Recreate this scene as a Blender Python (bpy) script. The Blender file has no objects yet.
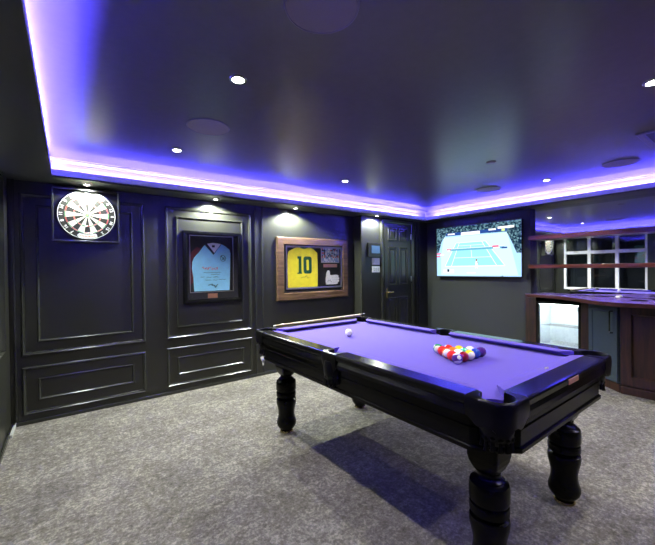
import bpy, bmesh, math, random
from mathutils import Vector, Matrix
random.seed(7)
PI = math.pi
S = bpy.context.scene
C = S.collection

# ------------------------------------------------------------------ materials
def new_mat(name):
    m = bpy.data.materials.new(name); m.use_nodes = True
    nt = m.node_tree
    return m, nt, nt.nodes['Principled BSDF']

def mat(name, col, rough=0.5, metal=0.0, spec=0.5, coat=0.0, var=0.06, scale=30.0, bump=0.0, emit=None, es=0.0, sheen=0.0):
    m, nt, b = new_mat(name)
    N, L = nt.nodes, nt.links
    tc = N.new('ShaderNodeTexCoord'); nz = N.new('ShaderNodeTexNoise')
    nz.inputs['Scale'].default_value = scale; nz.inputs['Detail'].default_value = 4
    L.new(tc.outputs['Object'], nz.inputs['Vector'])
    cr = N.new('ShaderNodeValToRGB')
    a = [max(0, c * (1 - var)) for c in col]; d = [min(1, c * (1 + var)) for c in col]
    cr.color_ramp.elements[0].color = (*a, 1); cr.color_ramp.elements[1].color = (*d, 1)
    cr.color_ramp.elements[0].position = 0.3; cr.color_ramp.elements[1].position = 0.7
    L.new(nz.outputs['Fac'], cr.inputs['Fac']); L.new(cr.outputs['Color'], b.inputs['Base Color'])
    b.inputs['Roughness'].default_value = rough; b.inputs['Metallic'].default_value = metal
    b.inputs['Specular IOR Level'].default_value = spec
    b.inputs['Coat Weight'].default_value = coat
    b.inputs['Coat Roughness'].default_value = 0.08
    if sheen:
        b.inputs['Sheen Weight'].default_value = sheen
    if bump:
        bp = N.new('ShaderNodeBump'); bp.inputs['Strength'].default_value = bump; bp.inputs['Distance'].default_value = 0.002
        L.new(nz.outputs['Fac'], bp.inputs['Height']); L.new(bp.outputs['Normal'], b.inputs['Normal'])
    if emit:
        b.inputs['Emission Color'].default_value = (*emit, 1); b.inputs['Emission Strength'].default_value = es
    return m

def carpet_mat():
    m, nt, b = new_mat('shag_carpet'); N, L = nt.nodes, nt.links
    tc = N.new('ShaderNodeTexCoord')
    n1 = N.new('ShaderNodeTexNoise'); n1.inputs['Scale'].default_value = 3.2; n1.inputs['Detail'].default_value = 3
    n2 = N.new('ShaderNodeTexNoise'); n2.inputs['Scale'].default_value = 60; n2.inputs['Detail'].default_value = 5; n2.inputs['Roughness'].default_value = .75
    n3 = N.new('ShaderNodeTexNoise'); n3.inputs['Scale'].default_value = 22; n3.inputs['Detail'].default_value = 4; n3.inputs['Roughness'].default_value = .7
    for n in (n1, n2, n3): L.new(tc.outputs['Object'], n.inputs['Vector'])
    mx = N.new('ShaderNodeMath'); mx.operation = 'MULTIPLY_ADD'; mx.inputs[1].default_value = .46
    L.new(n2.outputs['Fac'], mx.inputs[0])
    m2 = N.new('ShaderNodeMath'); m2.operation = 'MULTIPLY_ADD'; m2.inputs[1].default_value = .36; m2.inputs[2].default_value = 0.0
    L.new(n3.outputs['Fac'], m2.inputs[0])
    m3 = N.new('ShaderNodeMath'); m3.operation = 'MULTIPLY_ADD'; m3.inputs[1].default_value = .18
    L.new(n1.outputs['Fac'], m3.inputs[0]); L.new(m2.outputs[0], m3.inputs[2]); L.new(m3.outputs[0], mx.inputs[2])
    cr = N.new('ShaderNodeValToRGB'); e = cr.color_ramp.elements
    e[0].position = .33; e[0].color = (.030, .027, .024, 1); e[1].position = .68; e[1].color = (.36, .335, .295, 1)
    k = cr.color_ramp.elements.new(.5); k.color = (.120, .112, .100, 1)
    L.new(mx.outputs[0], cr.inputs['Fac']); L.new(cr.outputs['Color'], b.inputs['Base Color'])
    b.inputs['Roughness'].default_value = .95; b.inputs['Specular IOR Level'].default_value = .1
    bp = N.new('ShaderNodeBump'); bp.inputs['Strength'].default_value = .8; bp.inputs['Distance'].default_value = .012
    L.new(mx.outputs[0], bp.inputs['Height']); L.new(bp.outputs['Normal'], b.inputs['Normal'])
    return m

def wood_mat(name, c1, c2, rough, axis=1, scale=3.0, coat=0.2):
    m, nt, b = new_mat(name); N, L = nt.nodes, nt.links
    tc = N.new('ShaderNodeTexCoord'); mp = N.new('ShaderNodeMapping')
    sc = [scale * 8] * 3; sc[axis] = scale * .7
    mp.inputs['Scale'].default_value = sc
    nz = N.new('ShaderNodeTexNoise'); nz.inputs['Scale'].default_value = 1.5; nz.inputs['Detail'].default_value = 6; nz.inputs['Distortion'].default_value = .6
    L.new(tc.outputs['Object'], mp.inputs['Vector']); L.new(mp.outputs['Vector'], nz.inputs['Vector'])
    cr = N.new('ShaderNodeValToRGB'); cr.color_ramp.elements[0].position = .35; cr.color_ramp.elements[1].position = .68
    cr.color_ramp.elements[0].color = (*c1, 1); cr.color_ramp.elements[1].color = (*c2, 1)
    L.new(nz.outputs['Fac'], cr.inputs['Fac']); L.new(cr.outputs['Color'], b.inputs['Base Color'])
    b.inputs['Roughness'].default_value = rough; b.inputs['Coat Weight'].default_value = coat; b.inputs['Coat Roughness'].default_value = .1
    return m

def emit_mat(name, col, s):
    m = bpy.data.materials.new(name); m.use_nodes = True; nt = m.node_tree; nt.nodes.clear()
    o = nt.nodes.new('ShaderNodeOutputMaterial'); e = nt.nodes.new('ShaderNodeEmission')
    e.inputs['Color'].default_value = (*col, 1); e.inputs['Strength'].default_value = s
    nt.links.new(e.outputs[0], o.inputs['Surface']); return m

def crowd_mat(name, dark, light, s, scale):
    m = bpy.data.materials.new(name); m.use_nodes = True; nt = m.node_tree; nt.nodes.clear(); N, L = nt.nodes, nt.links
    o = N.new('ShaderNodeOutputMaterial'); e = N.new('ShaderNodeEmission'); tc = N.new('ShaderNodeTexCoord')
    v = N.new('ShaderNodeTexVoronoi'); v.inputs['Scale'].default_value = scale
    L.new(tc.outputs['Object'], v.inputs['Vector'])
    cr = N.new('ShaderNodeValToRGB'); cr.color_ramp.elements[0].color = (*dark, 1); cr.color_ramp.elements[1].color = (*light, 1)
    cr.color_ramp.elements[0].position = .35; cr.color_ramp.elements[1].position = .95
    sep = N.new('ShaderNodeSeparateColor'); L.new(v.outputs['Color'], sep.inputs[0]); L.new(sep.outputs[0], cr.inputs['Fac'])
    L.new(cr.outputs['Color'], e.inputs['Color']); e.inputs['Strength'].default_value = s
    L.new(e.outputs[0], o.inputs['Surface']); return m

def glass_mat(name, tint=(1, 1, 1), rough=0.0, ior=1.5):
    m = bpy.data.materials.new(name); m.use_nodes = True; nt = m.node_tree; nt.nodes.clear(); N, L = nt.nodes, nt.links
    o = N.new('ShaderNodeOutputMaterial'); t = N.new('ShaderNodeBsdfTransparent'); g = N.new('ShaderNodeBsdfGlossy')
    fr = N.new('ShaderNodeFresnel'); mx = N.new('ShaderNodeMixShader')
    t.inputs['Color'].default_value = (*tint, 1); g.inputs['Roughness'].default_value = rough; fr.inputs['IOR'].default_value = ior
    L.new(fr.outputs[0], mx.inputs[0]); L.new(t.outputs[0], mx.inputs[1]); L.new(g.outputs[0], mx.inputs[2]); L.new(mx.outputs[0], o.inputs['Surface'])
    return m

M = {}
M['carpet'] = carpet_mat()
M['wall'] = mat('charcoal_satin_paint', (.0155, .0160, .0125), .34, bump=.05, scale=60)
M['wall_tv'] = mat('charcoal_wall_paint', (.022, .025, .025), .5, bump=.1, scale=80)
M['mould'] = mat('charcoal_moulding_paint', (.024, .025, .022), .22)
M['ceiling'] = mat('dark_sheen_ceiling_paint', (.12, .112, .115), .30, spec=.5, bump=.03, scale=25)
M['soffit'] = mat('dark_soffit_paint', (.05, .052, .056), .40)
M['lip'] = mat('cove_lip_paint', (.86, .86, .88), .55)
M['cove'] = mat('cove_inner_paint', (.32, .32, .34), .55)
M['led'] = emit_mat('led_violet', (.076, .058, 1.0), 1450)
M['lamp'] = emit_mat('lamp_white', (1, .97, .86), 60)
M['bezel'] = mat('brushed_chrome', (.7, .7, .7), .25, 1)
M['white'] = mat('white_gloss_upvc', (.82, .82, .84), .3)
M['gloss_black'] = mat('black_lacquer', (.005, .005, .006), .17, spec=.38, coat=.12)
M['leg_black'] = mat('black_leg_lacquer', (.003, .003, .0035), .22, spec=.12)
M['satin_black'] = mat('satin_black', (.012, .012, .014), .4)
M['leather'] = mat('black_leather', (.004, .004, .0045), .28, spec=.15, bump=.25, scale=140)
M['cloth'] = mat('purple_baize', (.082, .046, .40), .9, spec=.15, scale=260, bump=.15, sheen=.2)
M['mirror'] = mat('mirror_silver', (.80, .82, .86), .015, 1, var=0)
M['brass'] = mat('brass', (.80, .62, .28), .25, 1)
M['steel'] = mat('steel', (.6, .6, .6), .3, 1)
M['copper'] = mat('copper_plate', (.75, .38, .24), .35, .8)
M['wood_dark'] = wood_mat('dark_mahogany', (.010, .0035, .0025), (.040, .012, .007), .45, 2, coat=0)
M['wood_shelf'] = wood_mat('mahogany_shelf', (.035, .009, .006), (.12, .032, .016), .3, 1)
M['wood_frame'] = wood_mat('bronze_wood', (.055, .032, .020), (.135, .080, .048), .26, 0)
M['counter_top'] = mat('purple_reflection_top', (.13, .075, .30), .25, spec=.5)  # purple of the reflected cove glow put into the base colour
M['counter'] = wood_mat('polished_counter', (.05, .018, .015), (.10, .035, .03), .28, 1, coat=0)
M['grey_reflection'] = mat('grey_blue_reflection', (.034, .050, .062), .35)  # blue of a glossy reflection put into the grey base colour
M['cue_wood'] = wood_mat('pale_ash', (.30, .23, .12), (.85, .78, .55), .35, 0, 6)
M['glass'] = glass_mat('clear_glass')
M['glass_pic'] = glass_mat('picture_glass', ior=1.12)
M['night'] = glass_mat('window_glass', (.9, .95, 1), ior=1.7)
M['board_black'] = mat('mount_black', (.010, .010, .012), .7)
M['mount_navy'] = mat('mount_dark', (.012, .012, .018), .7)
M['sky_cloth'] = mat('sky_blue_polyester', (.27, .64, .88), .65, bump=.3, scale=20)
M['navy_cloth'] = mat('navy_trim', (.010, .016, .045), .7)
M['red_ink'] = mat('red_print', (.75, .05, .10), .6)
M['black_ink'] = mat('black_ink', (.01, .01, .015), .5)
M['maroon'] = mat('maroon_reflection_tone', (.10, .012, .02), .7)  # tone of the reflection painted beside the sky-blue shirt
M['yellow_cloth'] = mat('yellow_polyester', (.92, .84, .03), .65, bump=.3, scale=18)
M['green_print'] = mat('dark_green_print', (.012, .10, .04), .6)
M['glove'] = mat('white_leather', (.85, .85, .87), .5, bump=.4, scale=50)
M['silver'] = mat('silver_bead', (.55, .53, .5), .3, .9)
M['plastic_white'] = mat('white_plastic', (.85, .86, .88), .35)
M['plastic_black'] = mat('black_plastic', (.010, .010, .012), .25)
M['chrome'] = mat('chrome', (.85, .85, .87), .08, 1)
M['speaker'] = mat('speaker_grille', (.27, .235, .26), .6, bump=.5, scale=400)
M['speaker_rim'] = mat('speaker_rim', (.22, .20, .26), .45)
M['db_cream'] = mat('sisal_cream', (.78, .72, .58), .85, scale=200)
M['db_black'] = mat('sisal_black', (.012, .012, .012), .85)
M['db_red'] = mat('sisal_red', (.62, .03, .03), .85)
M['db_green'] = mat('sisal_green', (.02, .33, .08), .85)
M['orange_ink'] = mat('orange_print', (.75, .28, .05), .6)
M['rad'] = mat('pale_radiator_enamel', (.28, .29, .28), .4)

# ------------------------------------------------------------------ helpers
def tag(o, label=None, cat=None, group=None, kind=None):
    if label: o['label'] = label
    if cat: o['category'] = cat
    if group: o['group'] = group
    if kind: o['kind'] = kind
    return o

def thing(name, label, cat, loc=(0, 0, 0), rotz=0, group=None):
    o = bpy.data.objects.new(name, None); C.objects.link(o)
    o.location = loc; o.rotation_euler = (0, 0, rotz); o.empty_display_size = .05
    return tag(o, label, cat, group)

def obj(name, bm, mats, parent=None, smooth=False, bevel=0, kind=None, recalc=True, seg=2):
    if recalc: bmesh.ops.recalc_face_normals(bm, faces=bm.faces)
    me = bpy.data.meshes.new(name); bm.to_mesh(me); bm.free()
    for m in (mats if isinstance(mats, (list, tuple)) else [mats]):
        me.materials.append(M[m] if isinstance(m, str) else m)
    o = bpy.data.objects.new(name, me); C.objects.link(o)
    if parent: o.parent = parent
    if smooth:
        for p in me.polygons: p.use_smooth = True
        try: me.set_sharp_from_angle(angle=math.radians(38))
        except Exception: pass
    if bevel:
        b = o.modifiers.new('bevel', 'BEVEL'); b.width = bevel; b.segments = seg; b.limit_method = 'ANGLE'; b.angle_limit = math.radians(40)
    if kind: o['kind'] = kind
    return o

def NB(): return bmesh.new()

def box(bm, x0, x1, y0, y1, z0, z1, mi=0):
    vs = [bm.verts.new(p) for p in ((x0, y0, z0), (x1, y0, z0), (x1, y1, z0), (x0, y1, z0), (x0, y0, z1), (x1, y0, z1), (x1, y1, z1), (x0, y1, z1))]
    for f in ((0, 3, 2, 1), (4, 5, 6, 7), (0, 1, 5, 4), (1, 2, 6, 5), (2, 3, 7, 6), (3, 0, 4, 7)):
        bm.faces.new([vs[i] for i in f]).material_index = mi
    return bm

def B(*a, mi=0): return box(NB(), *a, mi=mi)

def prism(bm, pts, fn, n0, n1, mi=0):
    """pts 2-D polygon, fn(u,v,n)->xyz, extruded n0..n1"""
    a = [bm.verts.new(fn(u, v, n0)) for u, v in pts]; b = [bm.verts.new(fn(u, v, n1)) for u, v in pts]
    k = len(pts)
    bm.faces.new(a).material_index = mi; bm.faces.new(b[::-1]).material_index = mi
    for i in range(k):
        j = (i + 1) % k
        bm.faces.new((a[j], a[i], b[i], b[j])).material_index = mi
    return bm

def frame(bm, u0, u1, v0, v1, prof, fn, mi=0):
    """mitred rectangular moulding; prof = [(inset, height)...]"""
    rings = []
    for d, h in prof:
        rings.append([bm.verts.new(fn(u, v, h)) for u, v in ((u0 + d, v0 + d), (u1 - d, v0 + d), (u1 - d, v1 - d), (u0 + d, v1 - d))])
    for a, b in zip(rings, rings[1:]):
        for i in range(4):
            j = (i + 1) % 4
            bm.faces.new((a[i], a[j], b[j], b[i])).material_index = mi
    return bm

def lathe(bm, prof, loc=(0, 0, 0), seg=32, mi=0, axis='z', fn=None):
    rings = []
    for r, z in prof:
        ring = []
        for i in range(seg):
            t = 2 * PI * i / seg
            p = (r * math.cos(t), r * math.sin(t), z)
            if fn: p = fn(*p)
            else:
                if axis == 'y': p = (p[0], p[2], p[1])
                if axis == 'x': p = (p[2], p[0], p[1])
                p = (p[0] + loc[0], p[1] + loc[1], p[2] + loc[2])
            ring.append(bm.verts.new(p))
        rings.append(ring)
    for a, b in zip(rings, rings[1:]):
        for i in range(seg):
            j = (i + 1) % seg
            bm.faces.new((a[i], a[j], b[j], b[i])).material_index = mi
    for r, ring in ((prof[0][0], rings[0]), (prof[-1][0], rings[-1])):
        if r > 1e-6: bm.faces.new(ring).material_index = mi
    bmesh.ops.remove_doubles(bm, verts=bm.verts, dist=1e-6)
    return bm

def tube(bm, pts, r, seg=10, mi=0, caps=True):
    pts = [Vector(p) for p in pts]; rings = []
    rr = r if isinstance(r, (list, tuple)) else [r] * len(pts)
    up = Vector((0, 0, 1))
    for i, p in enumerate(pts):
        d = (pts[min(i + 1, len(pts) - 1)] - pts[max(i - 1, 0)]).normalized()
        a = d.cross(up if abs(d.dot(up)) < .95 else Vector((1, 0, 0))).normalized(); b = d.cross(a)
        rings.append([bm.verts.new(p + (a * math.cos(2 * PI * k / seg) + b * math.sin(2 * PI * k / seg)) * rr[i]) for k in range(seg)])
    for a, b in zip(rings, rings[1:]):
        for k in range(seg):
            j = (k + 1) % seg
            bm.faces.new((a[k], a[j], b[j], b[k])).material_index = mi
    if caps:
        bm.faces.new(rings[0]).material_index = mi; bm.faces.new(rings[-1][::-1]).material_index = mi
    return bm

def sphere(bm, c, r, mi=0, seg=20, sz=1.0):
    n = seg // 2
    lathe(bm, [(r * math.sin(PI * i / n) if 0 < i < n else 0, -r * sz * math.cos(PI * i / n)) for i in range(n + 1)], c, seg, mi)
    return bm

def resample(path, n):
    P = [Vector((*p, 0)) for p in path]; L = [0]
    for a, b in zip(P, P[1:]): L.append(L[-1] + (b - a).length)
    out = []; k = 0
    for i in range(n):
        s = L[-1] * i / (n - 1)
        while k < len(L) - 2 and L[k + 1] < s: k += 1
        t = (s - L[k]) / max(1e-9, L[k + 1] - L[k]); q = P[k].lerp(P[k + 1], min(1, t)); out.append((q.x, q.y))
    return out

def catmull(pts, n=6):
    out = []
    for i in range(len(pts) - 1):
        p0, p1, p2, p3 = pts[max(i - 1, 0)], pts[i], pts[i + 1], pts[min(i + 2, len(pts) - 1)]
        for k in range(n):
            t = k / n
            out.append(tuple(.5 * (2 * b + (c - a) * t + (2 * a - 5 * b + 4 * c - d) * t * t + (3 * b - a - 3 * c + d) * t ** 3) for a, b, c, d in zip(p0, p1, p2, p3)))
    out.append(tuple(pts[-1])); return out

def text_bm(bm, s, size, fn, depth=.0008, mi=0, center=True, bold=0.0):
    """letters as solid geometry; fn(u,v,n)"""
    cu = bpy.data.curves.new('t', 'FONT'); cu.body = s; cu.size = size; cu.extrude = depth; cu.resolution_u = 3; cu.offset = bold
    if center: cu.align_x = 'CENTER'; cu.align_y = 'CENTER'
    o = bpy.data.objects.new('t', cu); C.objects.link(o)
    bpy.context.view_layer.update()
    me = bpy.data.meshes.new_from_object(o.evaluated_get(bpy.context.evaluated_depsgraph_get()))
    vs = [bm.verts.new(fn(v.co.x, v.co.y, v.co.z + depth)) for v in me.vertices]
    for p in me.polygons:
        try: bm.faces.new([vs[i] for i in p.vertices]).material_index = mi
        except ValueError: pass
    bpy.data.objects.remove(o); bpy.data.curves.remove(cu); bpy.data.meshes.remove(me)
    return bm

def wallY(y):   # wall facing -Y: u = X, v = Z, n towards the room
    return lambda u, v, n: (u, y - n, v)
def wallX(x):   # wall facing -X: u grows with -Y (left to right as seen), v = Z
    return lambda u, v, n: (x - n, -u, v)
def floorf(z):
    return lambda u, v, n: (u, v, z + n)
def copy_tree(o, parent=None):
    c = o.copy(); C.objects.link(c)
    if parent: c.parent = parent
    for ch in list(o.children): copy_tree(ch, c)
    return c

# ------------------------------------------------------------------ room shell
XL, XR, YF, YN, XB = -.41, 5.04, 3.98, -1.6, 5.36     # left, tv wall, dartboard wall, near wall, bar mirror wall
YD, XD = 3.81, 3.476                                   # door section plane, where it steps out
YB = 2.12                                              # where the bar recess starts
ZS, ZL, ZC = 2.12, 2.184, 2.30                         # soffit, lip top, raised ceiling
LX0, LX1, LY0, LY1 = -.10, 4.84, -1.2, 3.677           # inner lip rectangle
G = .085                                               # cove gutter width

obj('floor', B(XL - .3, XB + .1, YN - .1, YF + .1, -.05, 0), 'carpet', kind='structure')
obj('wall_far', B(XL - .1, XB + .1, YF, YF + .1, 0, 2.5), 'wall', kind='structure')
obj('wall_door', B(XD, XR, YD, YF, 0, ZS), 'wall', kind='structure')
obj('wall_tv', B(XR, XB + .1, YB, YF, 0, ZS), 'wall_tv', kind='structure')
bm = B(5.365, XB + .1, YN, YB, 0, .925); box(bm, 5.13, XB + .1, YN, YB, .925, 2.5)
obj('wall_bar', bm, 'wall_tv', kind='structure')
obj('wall_near', B(XL - .1, XB + .1, YN - .1, YN, 0, 2.5), 'wall', kind='structure')
# left wall with the window opening
WY0, WY1, WZ0, WZ1 = 2.08, 3.78, .69, 2.09
bm = NB()
box(bm, XL - .22, XL, YN, WY0, 0, 2.12); box(bm, XL - .22, XL, WY1, YF, 0, 2.12)
box(bm, XL - .22, XL, WY0, WY1, 0, WZ0); box(bm, XL - .22, XL, WY0, WY1, WZ1, 2.12)
obj('wall_left', bm, 'wall', kind='structure')
# raised ceiling
obj('ceiling', B(LX0 - G - .02, LX1 + G + .02, LY0 - G - .02, LY1 + G + .02, ZC, ZC + .06), 'ceiling', kind='structure')

# soffit, one piece per side, with gutter, upstand and cornice
def soffit(name, x0, x1, y0, y1):
    obj(name, B(x0, x1, y0, y1, ZS, ZS + .012), 'soffit', kind='structure')
soffit('trim_1', XL, XB, LY1, YF)
soffit('trim_2', LX1, XB, LY0, LY1)
soffit('trim_3', XL, LX0, LY0, LY1)
soffit('trim_4', XL, XB, YN, LY0)
fl = floorf(0)
bm = NB()      # upstand lip round the raised ceiling
frame(bm, LX0, LX1, LY0, LY1, [(0, ZS - .0), (0, ZL), (-.012, ZL), (-.012, ZS + .012)], lambda u, v, n: (u, v, n))
obj('trim_5', bm, 'lip', kind='structure')
bm = NB()      # back of the cove with its small cornice line
frame(bm, LX0 - G, LX1 + G, LY0 - G, LY1 + G, [(-.02, ZS + .012), (0, ZS + .012), (0, ZC - .035), (.008, ZC - .031), (.008, ZC - .024), (.018, ZC - .014), (.018, ZC - .004), (.022, ZC)], lambda u, v, n: (u, v, n))
obj('trim_6', bm, 'cove', kind='structure')

# LED strip lying in the gutter
led = thing('led_strip', 'violet led strip hidden in the cove around the raised ceiling', 'light strip', (2.4, 1.2, ZS + .012))
gp = .10; za, zb = ZL - .028, ZL - .020
for x0, x1, y0, y1 in ((LX0 - .04, LX1 - gp, LY1 + .045, LY1 + .055), (LX1 + .045, LX1 + .055, LY0 - .04, LY1 - gp), (LX0 - .055, LX0 - .045, LY0 - .04, LY1 + .02), (LX0 - .04, LX1 + .04, LY0 - .055, LY0 - .045)):
    o = obj('light_tape', B(x0, x1, y0, y1, za, zb), 'led', led); o.location = (-2.4, -1.2, -ZS - .012)
bm = NB()
frame(bm, LX0 - .048, LX1 + .048, LY0 - .048, LY1 + .048, [(0, ZS + .012), (0, ZL - .030), (-.018, ZL - .030), (-.018, ZS + .012)], lambda u, v, n: (u, v, n))
o = obj('channel', bm, 'satin_black', led); o.location = (-2.4, -1.2, -ZS - .012)

# skirting
obj('baseboard_far', B(XL, XD, YF - .018, YF, 0, .035), 'mould', kind='structure', bevel=.006)
obj('baseboard_left', B(XL, XL + .018, YN, YF - .018, 0, .035), 'mould', kind='structure', bevel=.006)
obj('baseboard_tv', B(XR - .018, XR, YB, YD, 0, .10), 'mould', kind='structure', bevel=.006)
obj('baseboard_door', B(XD - .018, 3.86, YD - .018, YD, 0, .10), 'mould', kind='structure', bevel=.006)

# panel mouldings on the far wall
n = 7
RAISED = [(0, 0), (.0, .010), (.006, .018), (.013, .020), (.018, .014), (.026, .012), (.032, 0)]
INNER = [(0, 0), (.0, .008), (.005, .013), (.012, .013), (.018, .006), (.022, 0)]
for (u0, u1) in ((-.335, .628), (.828, 1.803)):
    for (v0, v1, a0, a1) in ((.595, 2.012, .705, 1.915), (.080, .500, .193, .390)):
        bm = frame(NB(), u0, u1, v0, v1, RAISED, wallY(YF)); obj('trim_%d' % n, bm, 'mould', kind='structure'); n += 1
        bm = frame(NB(), u0 + .107, u1 - .107, a0, a1, INNER, wallY(YF)); obj('trim_%d' % n, bm, 'mould', kind='structure'); n += 1
for x in (-.372, 1.862, 1.955, 4.72, 4.80):     # slender upright battens
    y = YF if x < XD else YD
    obj('trim_%d' % n, B(x - .008, x + .008, y - .012, y, .10 if x > XD else .035, ZS), 'mould', kind='structure', bevel=.003); n += 1
# projecting jamb edge of the door section
obj('trim_%d' % n, B(XD - .004, XD + .02, YD - .006, YD + .02, 0, ZS), 'mould', kind='structure', bevel=.003); n += 1

# window in the left wall (seen in the bar mirror)
win = obj('window_1', B(0, .001, 0, .001, 0, .001), 'white', kind='structure')
bm = NB(); X0, X1 = XL - .10, XL - .04
ft = .05; cols = 3; cw = (WY1 - WY0) / cols; zt = 1.655
for i in range(cols + 1):
    y = WY0 + i * cw; h = .034 if 0 < i < cols else .05
    y0 = y - h if 0 < i else y; y1 = y + h if i < cols else y
    box(bm, X0, X1, y0, y1, WZ0, WZ1)
for i in range(cols):
    ya = WY0 + i * cw + (.034 if i else .05); yb = WY0 + (i + 1) * cw - (.034 if i < cols - 1 else .05)
    box(bm, X0, X1, ya, yb, WZ0, WZ0 + .055); box(bm, X0, X1, ya, yb, WZ1 - .055, WZ1); box(bm, X0, X1, ya, yb, zt - .04, zt + .04)
bpy.data.meshes.remove(win.data) if False else None
bm2 = bm; me = win.data; bmesh.ops.recalc_face_normals(bm2, faces=bm2.faces); bm2.to_mesh(me); bm2.free()
for i in range(cols):
    ya = WY0 + i * cw + .03; yb = WY0 + (i + 1) * cw - .03
    obj('window_pane', B(X0 + .025, X0 + .031, ya, yb, WZ0 + .03, zt - .02), 'night', win)
    obj('window_pane', B(X0 + .025, X0 + .031, ya, yb, zt + .02, WZ1 - .03), 'night', win)
    yc = (ya + yb) / 2
    obj('window_handle', B(X1, X1 + .02, yc - .05, yc + .05, zt + .012, zt + .03), 'steel', win, bevel=.005)
obj('trim_%d' % n, B(XL - .10, XL - .06, WY0 + .002, WY1 - .002, WZ0 - .001, WZ0 + .02), 'white', kind='structure', bevel=.006); n += 1
obj('wall_outside', B(XL - .32, XL - .30, YN, YF, 0, 2.5), 'board_black', kind='structure')

# door
door = obj('door_1', B(3.955, 4.575, YD - .014, YD + .01, .01, 2.035), 'wall', kind='structure')
DP = [(0, 0), (.004, .006), (.012, .008), (.020, -.001), (.034, -.001), (.060, .005)]
def dpanel(u0, u1, v0, v1):
    bm = frame(NB(), u0, u1, v0, v1, DP, wallY(YD - .0145))
    vs = [bm.verts.new((u, YD - .0195, v)) for u, v in ((u0 + .06, v0 + .06), (u1 - .06, v0 + .06), (u1 - .06, v1 - .06), (u0 + .06, v1 - .06))]
    bm.faces.new(vs); return obj('door_panel', bm, 'mould', door, recalc=True)
for (u0, u1) in ((4.035, 4.235), (4.295, 4.495)):
    dpanel(u0, u1, 1.77, 1.975); dpanel(u0, u1, 1.06, 1.67); dpanel(u0, u1, .20, .87)
bm = NB(); frame(bm, 3.88, 4.655, -.08, 2.11, [(0, 0), (0, .022), (.012, .028), (.05, .022), (.066, .016), (.070, 0)], wallY(YD))
obj('trim_%d' % n, bm, 'mould', kind='structure'); n += 1
bm = B(3.985, 4.015, YD - .019, YD - .014, .86, 1.02)
tube(bm, [(4.0, YD - .014, .955), (4.0, YD - .055, .955), (4.01, YD - .062, .955), (4.10, YD - .062, .952)], .008)
obj('door_handle', bm, 'brass', door, smooth=True)
for z in (1.15, .3, 1.85):
    obj('door_hinge', B(4.572, 4.592, YD - .022, YD - .008, z - .045, z + .045), 'steel', door, bevel=.002)

# ------------------------------------------------------------------ pool table
cx, cy, hx, hy = 1.821, 1.62, .61, 1.035
ZR, ZB = .833, .800
tab = thing('pool_table', 'black lacquered pool table with bright purple cloth on four turned legs', 'pool table', (cx, cy, 0))
W = .095; NS = .152
# frames of reference: local u inward from the outer edge, v along it
def side(kind):
    if kind == 'xm': return lambda u, v, z: (-hx + u, v, z)
    if kind == 'xp': return lambda u, v, z: (hx - u, v, z)
    if kind == 'ym': return lambda u, v, z: (v, -hy + u, z)
    return lambda u, v, z: (v, hy - u, z)
RP = [(W, ZR), (.012, ZR), (.004, ZR - .004), (0, ZR - .012), (0, ZR - .030), (.010, ZR - .040), (.006, ZR - .060), (.004, ZR - .078), (.020, ZR - .086), (.034, ZR - .090), (W, ZR - .090)]
CP = [(W, ZR), (.125, ZR - .0005), (.146, ZR - .002), (NS, ZR - .005), (NS - .001, ZR - .008), (.112, ZB + .001), (W, ZB + .001)]
def extr(prof, fn, v0, v1, s0=0, s1=0):
    """profile in (u,z) swept along v; s0,s1 shift the ends with u (mitre)"""
    bm = NB()
    a = [bm.verts.new(fn(u, v0 + s0 * (u - W) / (NS - W), z)) for u, z in prof]
    b = [bm.verts.new(fn(u, v1 + s1 * (u - W) / (NS - W), z)) for u, z in prof]
    k = len(prof)
    for i in range(k): bm.faces.new((a[i], a[(i + 1) % k], b[(i + 1) % k], b[i]))
    bm.faces.new(a); bm.faces.new(b[::-1]); return bm
CC, MC = .165, .066
segs = []
for s in ('xm', 'xp'):
    segs += [(s, -hy + CC, -MC), (s, MC, hy - CC)]
for s in ('ym', 'yp'): segs.append((s, -hx + CC, hx - CC))
for s, a, b in segs:
    obj('rail', extr(RP, side(s), a, b), 'gloss_black', tab, smooth=False)
    la = .055 if (s[0] == 'y' or a < -.5) else .018
    lb = -.055 if (s[0] == 'y' or b > .5) else -.018
    obj('cushion', extr(CP, side(s), a, b, la, lb), 'cloth', tab, smooth=True)
# bed with pocket cut-outs
def arc(c, r, a0, a1, k=9):
    return [(c[0] + r * math.cos(math.radians(a0 + (a1 - a0) * i / (k - 1))), c[1] + r * math.sin(math.radians(a0 + (a1 - a0) * i / (k - 1)))) for i in range(k)]
e = .10; pts = []
ce = .078; R = .066
pts += arc((-hx + ce, -hy + ce), R, 80, 10)
pts += arc((hx - ce, -hy + ce), R, 170, 100)
pts += arc((hx - .068, 0), .050, 235, 125)
pts += arc((hx - ce, hy - ce), R, 260, 190)
pts += arc((-hx + ce, hy - ce), R, 350, 280)
pts += arc((-hx + .068, 0), .050, 55, -55)
bm = NB(); prism(bm, pts, floorf(0), .775, ZB)
obj('bed', bm, 'cloth', tab)
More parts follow.
